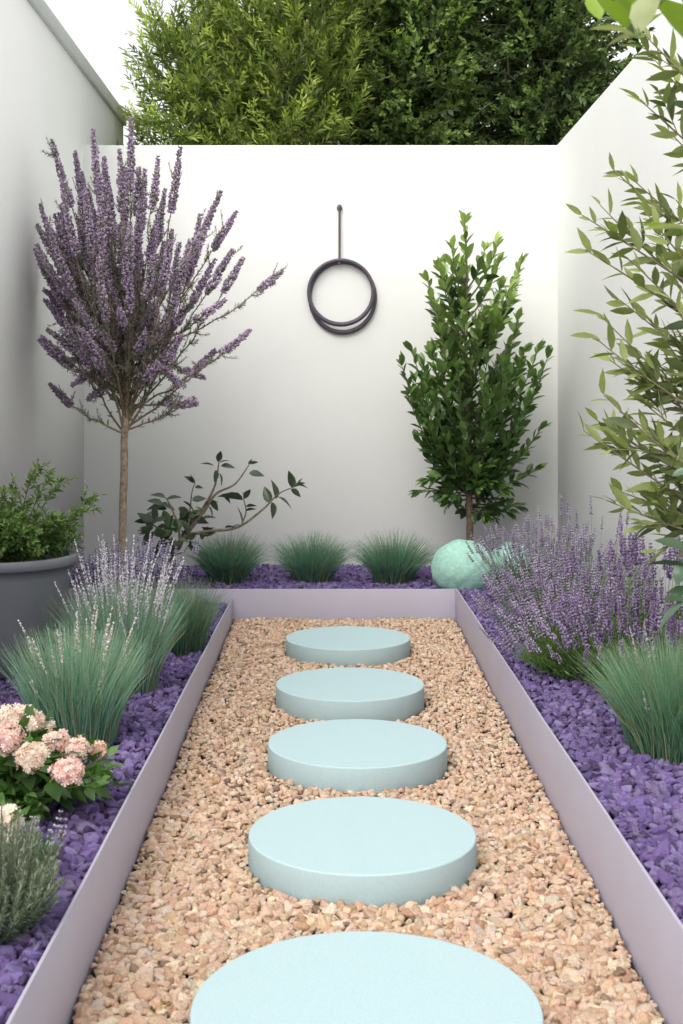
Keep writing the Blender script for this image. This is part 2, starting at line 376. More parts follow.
tuft('grass_tuft',-.93,4.95,.15,.34,900,'green grass tuft half hidden between the grey pot and the feathery grass',GL,spread=.4)
tuft('grass_tuft',1.02,3.68,.30,.345,3600,'large dark green grass tuft at the right edge, in front of the lavender row',None,spread=.27,c0=(.06,.16,.09),c1=(.20,.40,.24),seeds=10,sh=1.15,seedc=(.4,.36,.36))

# ---------------------------------------------------------------- lavender shrubs
def spike(p0,dr,L,c,nw=6,fs=.011,seg=None,curve=0):
    """whorled flower spike as a MB"""
    mb=MB(); dr=nrm(dr); n=nw*7
    t=np.repeat(np.linspace(0,1,nw),7)+rng.normal(0,.018,n); ph=rng.uniform(0,2*PI,n)
    u=nrm(np.cross(dr,[.3,.2,.9])); v=np.cross(dr,u); o=np.cos(ph)[:,None]*u+np.sin(ph)[:,None]*v
    rr=fs*.28*(1-.5*t)
    P=np.asarray(p0)+dr*(t*L)[:,None]+o*rr[:,None]+np.array([0,0,1])*curve*(t**2)[:,None]
    D=nrm(dr*.9+o*rng.uniform(.5,1.1,(n,1)))
    K=np.array(c)*rng.uniform(.6,1.35,(n,1))*rng.uniform(.93,1.07,(n,3))
    S=fs*rng.uniform(.7,1.2,n)*(1-.35*t)
    mb.tube([p0,np.asarray(p0)+dr*L*.95],[fs*.12,fs*.08],np.array([.10,.11,.07]),4)
    mb.stamp(BUD,P,frames(D),S,K); return mb
def lavender(x,d,r,h,n,label,cols,green=((.07,.12,.06),(.20,.28,.15)),lean=(0,0),group='purple lavender shrubs along the right hand edging',fs=.0098,sl=.055,nind=95,tall=0,sp=1.05,fill=True):
    z=zbed(x,d)-.01; root=thing('lavender_shrub',(x,d,z),label,'lavender',group); b0=np.array([x,d,z])
    stems=MB(); bag=Bag(); sp_l=[]; nd=Bag()
    for i in range(n):
        a=rng.uniform(0,2*PI); q=math.sqrt(rng.uniform(0,1)); th=sp*q*rng.uniform(.75,1.1)
        L=h*rng.uniform(.72,1.05)*(1+.0*q)
        if i<tall: L=h*rng.uniform(1.15,1.42); th*=.45
        out=np.array([math.cos(a),math.sin(a),0]); st=b0+out*q*r*.22
        tip=b0+out*(r*.25*q+math.sin(th)*L)+np.array([lean[0]*L,lean[1]*L,math.cos(th)*L*(.97 if th<.9 else .9)])
        tip[0]=min(max(tip[0],WL+.03),WR-.03)
        mid=(st+tip)/2+out*.1*L+np.array([0,0,-.02])
        pts=bez(st,mid,tip,8)
        stems.tube(pts,np.linspace(.0016,.0009,8),np.array(green[1])*rng.uniform(.6,1.1),3,cap=False)
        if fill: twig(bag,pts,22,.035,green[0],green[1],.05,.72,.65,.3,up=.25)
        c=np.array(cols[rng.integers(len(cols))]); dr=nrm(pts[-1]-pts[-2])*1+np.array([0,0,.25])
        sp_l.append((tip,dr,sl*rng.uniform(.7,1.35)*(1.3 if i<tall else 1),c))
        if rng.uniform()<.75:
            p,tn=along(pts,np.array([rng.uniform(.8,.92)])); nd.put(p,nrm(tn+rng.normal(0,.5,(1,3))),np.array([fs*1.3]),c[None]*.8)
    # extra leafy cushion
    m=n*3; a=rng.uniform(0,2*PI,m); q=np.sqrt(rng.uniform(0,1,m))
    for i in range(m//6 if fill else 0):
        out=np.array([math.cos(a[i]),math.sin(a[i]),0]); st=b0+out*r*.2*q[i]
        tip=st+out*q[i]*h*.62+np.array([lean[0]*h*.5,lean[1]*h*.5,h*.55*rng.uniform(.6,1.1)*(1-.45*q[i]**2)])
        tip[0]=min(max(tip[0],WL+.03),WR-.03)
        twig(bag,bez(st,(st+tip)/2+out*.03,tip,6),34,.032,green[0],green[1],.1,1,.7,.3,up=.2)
    stems.build('stems',M['stem'],root)
    if fill: bag.emit(MB(),NEEDLE,wide=.9).build('leaves',M['leafy'],root)
    sp_l.sort(key=lambda s_: s_[0][1]-.6*s_[0][2])
    rest=MB()
    for i,(p,dr,L,c) in enumerate(sp_l):
        m_=spike(p,dr,L,c,nw=max(3,int(L/.0095)),fs=fs)
        if i<nind: m_.build('flower_spike',M['lav'],root)
        else:
            for V,Cc in zip(m_.V,m_.C): rest.V.append(V); rest.C.append(Cc)
            for Fc in m_.F: rest.F.append(Fc+rest.n)
            rest.n+=m_.n
    if rest.n: tag(rest.build('flower_spikes',M['lav'],root),kind='stuff')
    return root
P1=[(.40,.35,.47),(.33,.28,.41),(.48,.43,.54)]; P2=[(.33,.24,.42),(.26,.18,.35),(.40,.31,.47)]
lavender(1.08,6.45,.28,.42,190,'palest lavender shrub, farthest back beside the mint stone ball',P1,lean=(-.03,0),sl=.05,sp=.85)
lavender(1.18,5.9,.30,.41,150,'pale lavender shrub against the white wall behind the purple row',P1,tall=10)
lavender(1.0,5.4,.32,.34,210,'mauve lavender shrub in the middle of the row on the right',P1+P2[:1],lean=(-.12,-.05))
lavender(.97,4.7,.34,.31,280,'lavender shrub spilling low towards the right hand edging',P1+P2,lean=(-.1,-.1),green=((.06,.12,.04),(.20,.32,.10)))
lavender(1.08,4.42,.26,.36,160,'darkest purple lavender shrub with the tallest upright spikes',P2,tall=34,sp=.9,sl=.065,green=((.06,.12,.04),(.20,.32,.10)),fs=.012)
lavender(1.22,3.95,.12,.42,16,'sparse lavender with a few bare stems behind the large grass tuft',P2,tall=4,sp=.45,sl=.05,fill=False,fs=.014)
P3=[(.46,.42,.55),(.40,.35,.52),(.52,.50,.60)]
lavender(-1.0,5.35,.2,.40,120,'pale lilac lavender shrub between the grey pot and the thin tree trunk',P3,group=None,sp=.5,green=((.12,.18,.13),(.30,.38,.28)),sl=.07)
lavender(-.82,5.75,.15,.42,60,'small pale lilac lavender at the foot of the thin tree trunk',P3,group=None,sp=.4,green=((.12,.18,.13),(.30,.38,.28)),sl=.07)

# ---------------------------------------------------------------- purple tree (standard)
def purple_tree():
    d0=6.62; bx=(123-CX)/F*d0; z=zbed(-1,d0)-.01
    root=thing('purple_flowering_tree',(bx,d0,z),'small tree with a thin bare trunk and a vase shaped crown of purple flower spikes','tree')
    fork=W(124,442,d0); topT=W(131,335,d0)
    tr=MB(); pts=np.array([[bx,d0,z-.03],W(122,560,d0),W(123,500,d0),fork,W(126,405,d0),topT,W(130,310,d0)])
    pts=np.concatenate([bez(pts[i],(pts[i]+pts[i+1])/2+rng.normal(0,.003,3),pts[i+1],5)[:-1] for i in range(len(pts)-1)]+[pts[-1:]])
    zz=pts[:,2]; rad=np.interp(zz,[.1,1.0,1.2,1.7],[.023,.020,.019,.008])*(1+.05*np.sin(zz*37))
    tr.tube(pts,rad,(.30,.235,.17),12).build('trunk',M['bark'],root)
    tips=[(52,140,0,.30),(40,205,.0,.34),(75,152,.1,.27),(93,130,-.1,.27),(104,157,.1,.2),(131,118,0,.34),(120,150,-.2,.25),(158,157,.1,.25),(180,148,-.1,.27),
          (221,192,-.05,.30),(236,212,.1,.22),(205,232,-.15,.25),(243,258,.05,.20),(282,271,0,.17),(250,330,-.1,.20),(200,215,.2,.3),(190,240,-.2,.3),
          (62,190,-.2,.3),(35,250,.0,.3),(68,235,.2,.3),(45,300,.05,.28),(165,190,.2,.3),(145,170,.25,.3),(85,190,-.3,.3),(140,200,-.3,.3),
          (110,190,.3,.3),(172,230,-.3,.28),(100,230,-.35,.28),(215,260,.2,.25),(225,300,-.1,.2),(232,250,.1,.25),(60,330,-.05,.25),(75,300,-.25,.25),(38,225,.12,.3),(37,245,-.12,.3),(42,265,.0,.28),(48,225,-.2,.3),(44,290,.15,.25),(55,215,.05,.3),(48,330,.0,.25),(72,385,0,.14),(88,400,.1,.12),(205,378,0,.14),(195,398,-.1,.1),(62,360,.1,.18),(215,350,.1,.16)]
    for _ in range(86):
        u=rng.uniform(-1,1); px=118+u*82; ty=150+ (abs(u)**1.6)*70+rng.uniform(0,185)
        if u>.3: ty+=28
        tips.append((px,ty,rng.uniform(-.42,.42)*math.sqrt(max(0,1-u*u*.6)),rng.uniform(.15,.28)))
    br=MB(); lf=Bag(); spk=[]
    for px,py,dd,sl in tips:
        tip=W(px,py,d0+dd); tip[0]=max(tip[0],WL+.035)
        k=rng.uniform(0,1)**.8; s0=fork*(1-k)+topT*k
        dist=tip-s0; hor=np.array([dist[0],dist[1],0])
        ctrl=s0+hor*rng.uniform(.5,.66)+np.array([0,0,dist[2]*rng.uniform(.28,.42)])
        pts=bez(s0,ctrl,tip,14); Lt=np.linalg.norm(np.diff(pts,axis=0),axis=1).sum()
        pts[3:-3]+=rng.normal(0,.006,(8,3))
        br.tube(pts,np.linspace(.0065,.0018,14),np.array([.22,.175,.12])*rng.uniform(.8,1.2),5,cap=False)
        f=max(.3,1-sl/Lt)
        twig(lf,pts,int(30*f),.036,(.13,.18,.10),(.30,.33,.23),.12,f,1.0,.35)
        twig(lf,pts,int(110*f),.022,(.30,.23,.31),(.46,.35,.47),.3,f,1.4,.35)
        # side shoots
        for _k in range(7):
            t=rng.uniform(.25,min(.97,f+.25)); p,tn=along(pts,np.array([t])); dr=nrm(tn[0]+rng.normal(0,.55,3)); L=rng.uniform(.05,.11)
            q=p[0]+dr*L; q[0]=max(q[0],WL+.03); sp_=bez(p[0],p[0]+dr*L*.5,q+np.array([0,0,.03]),5)
            br.tube(sp_,np.linspace(.0025,.001,5),(.12,.11,.07),4,cap=False); twig(lf,sp_,26,.022,(.18,.21,.14),(.44,.34,.45),.1,1,.9,.35)
        spk.append((pts,f,Lt,sl))
    br.build('branches',M['bark'],root); lf.emit(MB(),NEEDLE,wide=1.7).build('leaves',M['leafy'],root)
    spk.sort(key=lambda s_:s_[0][-1][1]); rest=MB()
    for i,(pts,f,Lt,sl) in enumerate(spk):
        n=int(420*sl/.28); t=f+(1-f)*rng.uniform(0,1,n)**.9; p,tn=along(pts,t); s_=(t-f)/(1-f)
        s_=np.round(s_*17)/17+rng.normal(0,.017,n); p,tn=along(pts,f+(1-f)*np.clip(s_,0,1))
        ph=rng.uniform(0,2*PI,n); u=nrm(np.cross(tn,[.3,.2,.9])); v=np.cross(tn,u); o=np.cos(ph)[:,None]*u+np.sin(ph)[:,None]*v
        rr=.0175*(1-.75*s_**2)*np.minimum(1,.45+s_*3); P=p+o*rr[:,None]*rng.uniform(.3,1,(n,1)); D=nrm(tn*.8+o*rng.uniform(.5,1.2,(n,1)))
        c=np.array([(.44,.33,.47),(.36,.26,.40),(.50,.39,.52)][rng.integers(3)])
        K=c*rng.uniform(.6,1.45,(n,1)); g_=rng.uniform(size=n)<.14; K[g_]=(.22,.25,.15)
        m_=MB().stamp(BUD,P,frames(D),.0185*rng.uniform(.6,1.25,n)*(1-.35*np.clip(s_,0,1)),K)
        if i<100: m_.build('flower_spike',M['lav'],root)
        else:
            rest.V+=m_.V; rest.C+=m_.C
            for Fc in m_.F: rest.F.append(Fc+rest.n)
            rest.n+=m_.n
    if rest.n: tag(rest.build('flower_spikes',M['lav'],root),kind='stuff')
purple_tree()

# ---------------------------------------------------------------- laurel shrub by the far wall
def laurel():
    d0=7.62; x=(470-CX)/F*d0; z=.115; root=thing('laurel_shrub',(x,d0,z),'upright glossy green laurel shrub on a short bare stem behind the mint stone ball','shrub')
    tr=MB(); top=W(466,235,d0)
    tp=np.array([[x,d0,z-.02],W(470,520,d0),W(469,470,d0),W(468,400,d0),W(466,330,d0),top]); 
    trunk=np.concatenate([bez(tp[i],(tp[i]+tp[i+1])/2+rng.normal(0,.006,3),tp[i+1],5)[:-1] for i in range(5)]+[tp[-1:]])
    tr.tube(trunk,np.interp(trunk[:,2],[.1,.6,2.2],[.025,.02,.004]),(.16,.11,.08),10)
    bag=Bag()
    ys=[222,250,300,340,370,430,500,532]; lx=[462,438,424,418,399,414,424,448]; rx=[472,500,528,532,551,540,530,505]
    tips=[(465,224,0),(440,272,.05),(428,282,-.1),(497,245,0),(521,264,.05),(510,290,-.1),(485,250,.1),(402,366,0),(412,352,.1),(548,356,0),(538,350,-.1),
          (418,440,.05),(421,492,-.1),(540,430,.1),(535,470,0),(452,250,-.1),(528,400,-.15),(408,395,-.1)]
    for _ in range(120):
        py=rng.uniform(262,518); hw=(np.interp(py,ys,rx)-np.interp(py,ys,lx))/2; cx=(np.interp(py,ys,rx)+np.interp(py,ys,lx))/2
        a=rng.uniform(0,2*PI); q=math.sqrt(rng.uniform(.1,1))*.9
        tips.append((cx+math.cos(a)*q*hw,py,math.sin(a)*q*hw/F*d0*.95))
    for px,py,dd in tips:
        tip=W(px,py,d0+dd); tip[1]=min(tip[1],DW-.05)
        hz=math.hypot(tip[0]-x,tip[1]-d0); zs=np.clip(tip[2]-hz*rng.uniform(1.1,1.9)-.08,.62,2.0)
        if tip[2]<.75: zs=tip[2]+.02
        s0=np.array([np.interp(zs,trunk[:,2],trunk[:,0]),np.interp(zs,trunk[:,2],trunk[:,1]),zs])
        ctrl=s0+(tip-s0)*np.array([.65,.65,.35]); pts=bez(s0,ctrl,tip,9)
        L=np.linalg.norm(tip-s0); tr.tube(pts,np.linspace(.007,.0022,9),(.10,.10,.05),5,cap=False)
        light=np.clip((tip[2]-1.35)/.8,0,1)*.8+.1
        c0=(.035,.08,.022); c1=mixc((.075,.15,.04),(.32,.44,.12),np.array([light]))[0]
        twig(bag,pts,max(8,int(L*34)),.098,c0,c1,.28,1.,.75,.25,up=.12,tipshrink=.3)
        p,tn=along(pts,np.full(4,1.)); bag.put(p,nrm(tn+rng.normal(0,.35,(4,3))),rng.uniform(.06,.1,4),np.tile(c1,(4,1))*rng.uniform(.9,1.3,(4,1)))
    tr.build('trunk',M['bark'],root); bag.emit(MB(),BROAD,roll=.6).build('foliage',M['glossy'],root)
laurel()

# mint ball(s)
def ball(x,d,r,zc,label):
    V,Fc=ico(5); s=1+.012*np.sin(V@[9,4,3])+.01*np.sin(V@[3,11,-7])+.008*np.sin(V@[-13,5,12]); V=V*s[:,None]*r*np.array([1,1,.93])+[x,d,zc]
    tag(MB().add(V,[Fc],(.5,.5,.5)).build('stone_ball',M['mint'],loc=(x,d,zc-r*.9)),label,'stone ball','mint stone balls')
ball((463-CX)/F*7.2,7.2,.185,.222,'larger rough mint green stone ball under the laurel shrub')
ball((511-CX)/F*7.55,7.55,.135,.215,'smaller mint green stone ball, half hidden by the lavender')

# ---------------------------------------------------------------- leaning shrub
def leaning():
    d0=7.0; z=.1; b=W(158,592,d0); b[2]=z; root=thing('leaning_shrub',tuple(b),'sparse dark leaved shrub with a crooked stem leaning right in front of the far wall','shrub')
    br=MB(); bag=Bag()
    def line(pix,r0,r1,n=7):
        P=[W(px,py,d0+dd) for px,py,dd in pix]; 
        t=np.linspace(0,len(P)-1,n*len(P)); i=np.minimum(t.astype(int),len(P)-2); out=[]
        for tt,ii in zip(t,i):
            f=tt-ii; p0=P[max(ii-1,0)];p1=P[ii];p2=P[ii+1];p3=P[min(ii+2,len(P)-1)]
            out.append(.5*((2*p1)+(-p0+p2)*f+(2*p0-5*p1+4*p2-p3)*f*f+(-p0+3*p1-3*p2+p3)*f**3))
        out=np.array(out); br.tube(out,np.linspace(r0,r1,len(out)),np.array([.17,.14,.10])*rng.uniform(.8,1.15),7,cap=False); return out
    m=line([(158,597,0),(163,570,0),(176,548,0),(186,535,0)],.024,.014)
    A=line([(186,535,0),(205,505,.03),(215,485,.05),(219,462,.05)],.011,.003)
    B=line([(186,535,0),(203,513,-.04),(216,494,-.05),(235,484,-.05),(249,465,-.05)],.011,.003)
    D_=line([(186,535,0),(210,531,.0),(238,527,.02),(262,510,.03),(280,493,.03),(300,485,.03)],.011,.0025)
    E=line([(242,524,.02),(246,512,.02),(244,500,.0),(243,492,.0)],.005,.002)
    G=line([(180,545,0),(178,525,-.05),(170,505,-.05),(165,497,-.05)],.008,.003)
    G2=line([(176,548,0),(160,530,.05),(148,522,.08)],.008,.003)
    G3=line([(188,532,0),(190,510,.1),(192,492,.1),(195,483,.1)],.006,.002)
    G4=line([(170,556,0),(183,552,-.1),(188,545,-.1)],.005,.002)
    dk=(.045,.07,.04); md=(.08,.13,.05)
    def put(px,py,ang,L,dd=.03,c=dk,z_=0):
        p=W(px,py,d0+dd); a=math.radians(ang); bag.put(p[None],nrm(np.array([[math.cos(a),rng.uniform(-.35,.2),math.sin(a)]])),np.array([L*.8]),np.array([c])*rng.uniform(.8,1.3))
    for q in ((214,466,160,.10),(218,462,75,.09),(219,463,25,.08),(221,466,0,.10),(216,470,-90,.09),(219,473,-70,.1),
              (249,465,70,.05),(250,464,20,.06),(249,473,-5,.11),(243,500,160,.19),(244,499,60,.09),(246,507,15,.08),(246,511,20,.08),(242,524,95,.13),
              (270,503,110,.13),(272,502,-80,.12),(276,499,95,.14),(278,497,-30,.13),(292,488,95,.13),(294,487,30,.09),(297,485,-5,.09),(291,489,-35,.09),(298,485,65,.06),
              (205,506,30,.11),(210,500,-50,.10),(208,506,-60,.10),(199,520,20,.13),(222,494,-40,.09),(195,483,140,.09),(194,484,100,.08),(195,487,0,.06),
              (192,500,10,.10),(225,528,15,.09),(215,531,170,.1),(205,531,30,.08),(232,528,35,.07),(188,545,-40,.08),(190,540,-90,.06),
              (165,498,160,.12),(166,500,20,.12),(168,503,200,.11),(148,522,170,.1),(150,524,120,.07),(185,533,60,.09)):
        put(*q)
    for _ in range(60):
        px=rng.normal(172,15); py=rng.normal(526,13)
        put(px,py,rng.uniform(150,390) if px<175 else rng.uniform(-60,100),rng.uniform(.08,.14),rng.uniform(-.15,.15),dk if rng.uniform()<.8 else md)
    br.build('branches',M['bark'],root); bag.emit(MB(),OVATE,roll=.9,wide=.8).build('foliage',M['glossy'],root)
leaning()

# ---------------------------------------------------------------- potted shrub
def potted():
    x,d,z=-1.325,5.0,.125; root=thing('potted_shrub',(x,d,z),'wide tapered grey pot filled with a bushy small leaved green plant','potted plant')
    prof=[(.19,0),(.205,.01),(.245,.18),(.272,.38),(.278,.415),(.290,.418),(.296,.425),(.296,.452),(.290,.459),(.276,.459),(.268,.452),(.262,.40)]
    pot=MB().lathe(prof,(x,d,z),seg=96).build('pot',M['pot'],root)
    MB().lathe([(.255,.39),(.255,.405),(.1,.41)],(x,d,z),seg=48).build('soil',M['ground'],root)
    bag=Bag(); st=MB(); b0=np.array([x,d,z+.4])
    spec=[((38,462),.0),((100,495),.02),((15,486),-.05),((62,480),.1),((88,510),-.05),((95,505),.1),((5,490),.1),((50,478),-.1)]
    L=[]
    for (px,py),dd in spec: L.append(W(px,py,d+dd))
    for _ in range(85):
        a=rng.uniform(0,2*PI); q=math.sqrt(rng.uniform(0,1)); hh=.27*(1-.5*q*q)*rng.uniform(.6,1.05)
        L.append(b0+np.array([math.cos(a)*q*.31,math.sin(a)*q*.31,hh]))
    for tip in L:
        tip[0]=max(tip[0],WL+.04); s0=b0+(tip-b0)*np.array([.35,.35,0]); pts=bez(s0,s0+(tip-s0)*np.array([.3,.3,.7]),tip,9)
        st.tube(pts,np.linspace(.003,.0012,9),(.10,.12,.05),4,cap=False)
        twig(bag,pts,30,.040,(.06,.11,.03),(.20,.30,.10),.15,1,1.0,.3)
        for k in range(5):
            p,tn=along(pts,np.array([rng.uniform(.35,.95)])); dr=nrm(tn[0]+rng.normal(0,.7,3)+[0,0,.1]); q=p[0]+dr*rng.uniform(.04,.09); q[0]=max(q[0],WL+.03)
            sp_=bez(p[0],(p[0]+q)/2,q,4); st.tube(sp_,.0012,(.10,.12,.05),3,cap=False); twig(bag,sp_,10,.032,(.07,.13,.03),(.22,.33,.11),.2,1,.9,.3)
    st.build('stems',M['stem'],root); bag.emit(MB(),SMALL,roll=.7).build('foliage',M['leafy'],root)
potted()

# ---------------------------------------------------------------- pink flowers
def pink(x,d,label,heads,leafr,nl,hgt):
    z=zbed(x,d)-.01; root=thing('pink_flower_plant',(x,d,z),label,'flowering plant','pink flowering plants at the left edge'); b0=np.array([x,d,z])
    st=MB(); bag=Bag()
    for (px,py,dd,r,c) in heads:
        r=r*1.08
        p=W(px,py,dd); base=b0+np.array([(p[0]-x)*.25,(p[1]-d)*.25,0])
        pts=bez(base,np.array([base[0]*.5+p[0]*.5,base[1]*.5+p[1]*.5,(z+p[2])*.62]),p,10); st.tube(pts,np.linspace(.0045,.003,10),(.13,.22,.06),6,cap=False)
        twig(bag,pts,7,.075,(.03,.075,.015),(.08,.17,.04),.3,.85,1.1,.25,up=.1)
        n=int(150*(r/.032)**2); v=nrm(rng.normal(size=(n,3))+[0,-.1,.25]); sh=1+.16*np.sin(v@[7,3,5])+.1*np.sin(v@[-4,9,6])
        P=p+v*r*np.array([1.08,1.,.85])*(sh*rng.uniform(.72,1.02,n))[:,None]
        D=nrm(v+rng.normal(0,.35,(n,3))); ca=np.array(c); K=ca*rng.uniform(.86,1.1,(n,1))+rng.normal(0,.012,(n,3)); K=np.clip(K,.02,.92)
        fr=frames(D,roll=3); hm=MB().stamp(FLORET,P,fr,.0088*rng.uniform(.7,1.25,n),K)
        V,Fc=ico(3); hm.add(V*r*.66+p,[Fc],ca*.9); hm.build('flower_head',M['petal'],root)
    for _ in range(nl):
        a=rng.uniform(0,2*PI); q=math.sqrt(rng.uniform(0,1)); tip=b0+np.array([math.cos(a)*q*leafr,math.sin(a)*q*leafr*.9,hgt*rng.uniform(.45,1)*(1-.4*q*q)])
        if tip[0]>XL-.03: tip[0]=XL-.03-rng.uniform(0,.03)
        pts=bez(b0+(tip-b0)*[.2,.2,0],b0+(tip-b0)*[.45,.45,.8],tip,7); st.tube(pts,.0018,(.10,.18,.05),4,cap=False)
        twig(bag,pts,9,.058,(.025,.06,.012),(.10,.20,.05),.3,1.0,.95,.35,up=.1)
    st.build('stems',M['stem'],root); bag.emit(MB(),OVATE,roll=.6,wide=.9).build('foliage',M['leafy'],root)
PK=(.92,.76,.68); CR=(.92,.81,.70); PD=(.92,.71,.65)
pink(-.80,3.2,'low leafy plant with peach pink blossom clusters between the big grass tuft and the edging',
     [(4,738,3.05,.036,PD),(10,716,3.3,.030,CR),(32,722,3.32,.026,CR),(44,728,3.35,.026,CR),(31,757,3.05,.034,CR),(56,741,3.2,.026,PK),(74,750,3.2,.032,PK),(96,750,3.3,.022,(.88,.66,.54)),(67,772,2.95,.031,PD),(26,712,3.4,.018,CR)],
     .26,80,.19)
pink(-.74,2.62,'smaller pink blossomed plant at the photo edge above the grey green shrublet',[(3,821,2.6,.032,CR),(-14,836,2.6,.03,PK),(8,842,2.55,.012,CR)],.13,22,.17)

# ---------------------------------------------------------------- rosemary-like shrublet
def needle_shrub():
    x,d=-.665,2.40; z=zbed(x,d)-.01; root=thing('needle_shrublet',(x,d,z),'grey green needle leaved shrublet in the near corner of the bed by the edging','shrub'); b0=np.array([x,d,z]); bag=Bag(); st=MB()
    for _ in range(300):
        a=rng.uniform(0,2*PI); q=math.sqrt(rng.uniform(0,1)); out=np.array([math.cos(a),math.sin(a),0])
        tip=b0+out*q*.155+np.array([0,0,.245*math.sqrt(max(.05,1-.75*q*q))*rng.uniform(.65,1.05)]); tip[0]=min(tip[0],XL-.015)
        pts=bez(b0+out*q*.04,b0+out*q*.12+[0,0,.05],tip,8); pts[:,0]=np.minimum(pts[:,0],XL-.015); st.tube(pts,.0014,(.14,.13,.09),4,cap=False)
        twig(bag,pts,80,.016,(.12,.18,.13),(.31,.39,.31),.15,1,.8,.3)
    st.build('stems',M['stem'],root); bag.emit(MB(),NEEDLE,wide=1.3).build('foliage',M['leafy'],root)
needle_shrub()
lavender(-.655,2.72,.05,.11,22,'tiny grey lavender sprig between the pink plant and the edging',[(.42,.38,.45)],group=None,sp=.6,green=((.12,.16,.12),(.28,.32,.27)),sl=.03,fs=.009)

# ---------------------------------------------------------------- olive tree and broad leaf plant at the right edge
def olive_tree():
    x,d,z=1.27,3.55,.17; root=thing('olive_tree',(x,d,z),'olive tree with long narrow leaves reaching in from the right edge','tree')
    tr=MB(); T=np.array([[x,d,z-.03],[x+.01,d,.6],[x-.02,d+.02,1.1],[x+.02,d,1.6],[x-.01,d-.03,2.1],[x-.03,d,2.5]])
    tk=np.concatenate([bez(T[i],(T[i]+T[i+1])/2,T[i+1],5)[:-1] for i in range(5)]+[T[-1:]])
    tr.tube(tk,np.linspace(.03,.009,len(tk)),(.22,.18,.13),10); bag=Bag()
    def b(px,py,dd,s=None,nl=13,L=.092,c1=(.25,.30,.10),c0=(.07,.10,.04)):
        tip=W(px,py,d+dd); zs=s if s else np.clip(tip[2]-.25-rng.uniform(0,.2),.75,2.3)
        s0=np.array([np.interp(zs,tk[:,2],tk[:,0]),np.interp(zs,tk[:,2],tk[:,1]),zs]); tip[0]=min(tip[0],WR-.04)
        ctrl=(s0+tip)/2+np.array([0,0,(tip[2]-s0[2])*-.1+rng.uniform(-.02,.05)]); pts=bez(s0,ctrl,tip,12)
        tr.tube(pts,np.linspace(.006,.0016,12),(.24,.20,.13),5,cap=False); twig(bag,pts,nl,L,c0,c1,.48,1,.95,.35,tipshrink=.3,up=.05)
        for k in range(1+(py>280)):
            p,tn=along(pts,np.array([rng.uniform(.3,.85)])); dr=nrm(tn[0]+rng.normal(0,.5,3)); q=p[0]+dr*rng.uniform(.08,.18); q[0]=min(q[0],WR-.04)
            s2=bez(p[0],(p[0]+q)/2+[0,0,.01],q,6); tr.tube(s2,.0016,(.2,.2,.1),4,cap=False); twig(bag,s2,7,L*.85,c0,c1,.15,1,.75,.3)
    for q in ((582,215,.1),(586,250,-.1),(600,205,.2),(612,168,0),(628,175,.2),(640,100,0),(655,60,.1),(645,35,-.1),(668,130,.1),(648,215,-.1),
              (592,335,0),(600,315,.1),(583,430,0),(594,418,.15),(604,395,-.1),(620,300,.15),(630,260,-.1),(610,360,.1),(650,320,0),(660,250,.1),
              (606,500,-.15),(622,492,.0),(640,470,.1),(660,440,-.1),(660,500,.0),(670,370,.1),(676,200,-.1),(672,300,-.2),(640,400,.0),(655,380,.2),(680,480,.2)):
        b(*q)
    for _ in range(3): b(rng.uniform(650,740),rng.uniform(290,500),rng.uniform(-.25,.3))
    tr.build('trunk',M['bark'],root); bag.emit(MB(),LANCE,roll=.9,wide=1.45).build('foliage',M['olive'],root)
olive_tree()
def broad(name,x,d,z0,z1,label,leaves,wide,matn,cat,hubs=()):
    root=thing(name,(x,d,z0),label,cat); tr=MB(); T=np.array([[x,d,z0-.02],[x+.015,d+.01,(z0+z1)/2],[x,d,z1]]); tk=bez(*T,14); tr.tube(tk,np.linspace(.011,.004,14),(.12,.16,.06),8); bag=Bag()
    for (px,py,qx,qy,dd,c) in leaves:                 # leaf base pixel -> tip pixel
        a=W(px,py,d+dd); t=W(qx,qy,d+dd+rng.uniform(-.03,.03)); zs=np.clip(a[2]-.05,z0,z1); s0=np.array([np.interp(zs,tk[:,2],tk[:,0]),d,zs])
        if hubs:
            hb=min((W(hx,hy,d) for hx,hy in hubs),key=lambda h_:np.linalg.norm(h_-a)); s0=hb
        tr.tube(bez(s0,(s0+a)/2+[0,0,.02],a,6),np.linspace(.003,.002,6),(.12,.18,.06),5,cap=False)
        bag.put(a[None],nrm(t-a)[None],np.array([np.linalg.norm(t-a)]),np.array([c])*rng.uniform(.9,1.1))
    for hx,hy in hubs: tr.tube(bez(tk[-1],(tk[-1]+W(hx,hy,d))/2+[0,0,.05],W(hx,hy,d),9),np.linspace(.004,.0022,9),(.14,.18,.07),6)
    tr.build('stem',M['stem'],root); bag.emit(MB(),BROAD,roll=.35,wide=wide).build('foliage',M[matn],root)
dg=(.045,.085,.04); gg=(.10,.17,.11)
broad('broad_leaved_plant',1.0,2.9,.18,1.15,'dark broad leaved plant whose few leaves poke in beneath the olive tree',
      [(690,552,656,536,0,dg),(692,568,648,558,-.03,dg),(684,560,676,584,.05,gg),(690,602,662,596,0,dg),(688,600,655,626,-.02,gg),(694,592,668,590,.03,dg),(700,575,720,540,0,dg),(696,560,715,600,.05,gg),(690,470,672,474,.1,gg)],1.15,'glossy','plant')
lg=(.22,.33,.04); pl=(.36,.40,.20)
broad('overhanging_branch',.62,1.75,.2,1.86,'out of focus pale green leaves hanging at the top right corner',
      [(628,30,600,-8,0,lg),(630,28,612,-20,.03,lg),(636,36,592,22,-.02,pl),(636,36,604,42,.02,pl),(634,34,628,-10,.05,lg),(640,34,650,-15,-.02,pl),(640,30,664,-12,.04,pl),(600,20,590,-10,.1,lg),(640,34,660,10,.1,lg),
       (690,232,640,222,-.1,pl),(690,236,642,218,-.1,lg),(700,50,662,-5,.1,lg),(690,20,672,-30,0,lg)],1.25,'olive','branch',hubs=((633,33),(692,236),(698,40)))

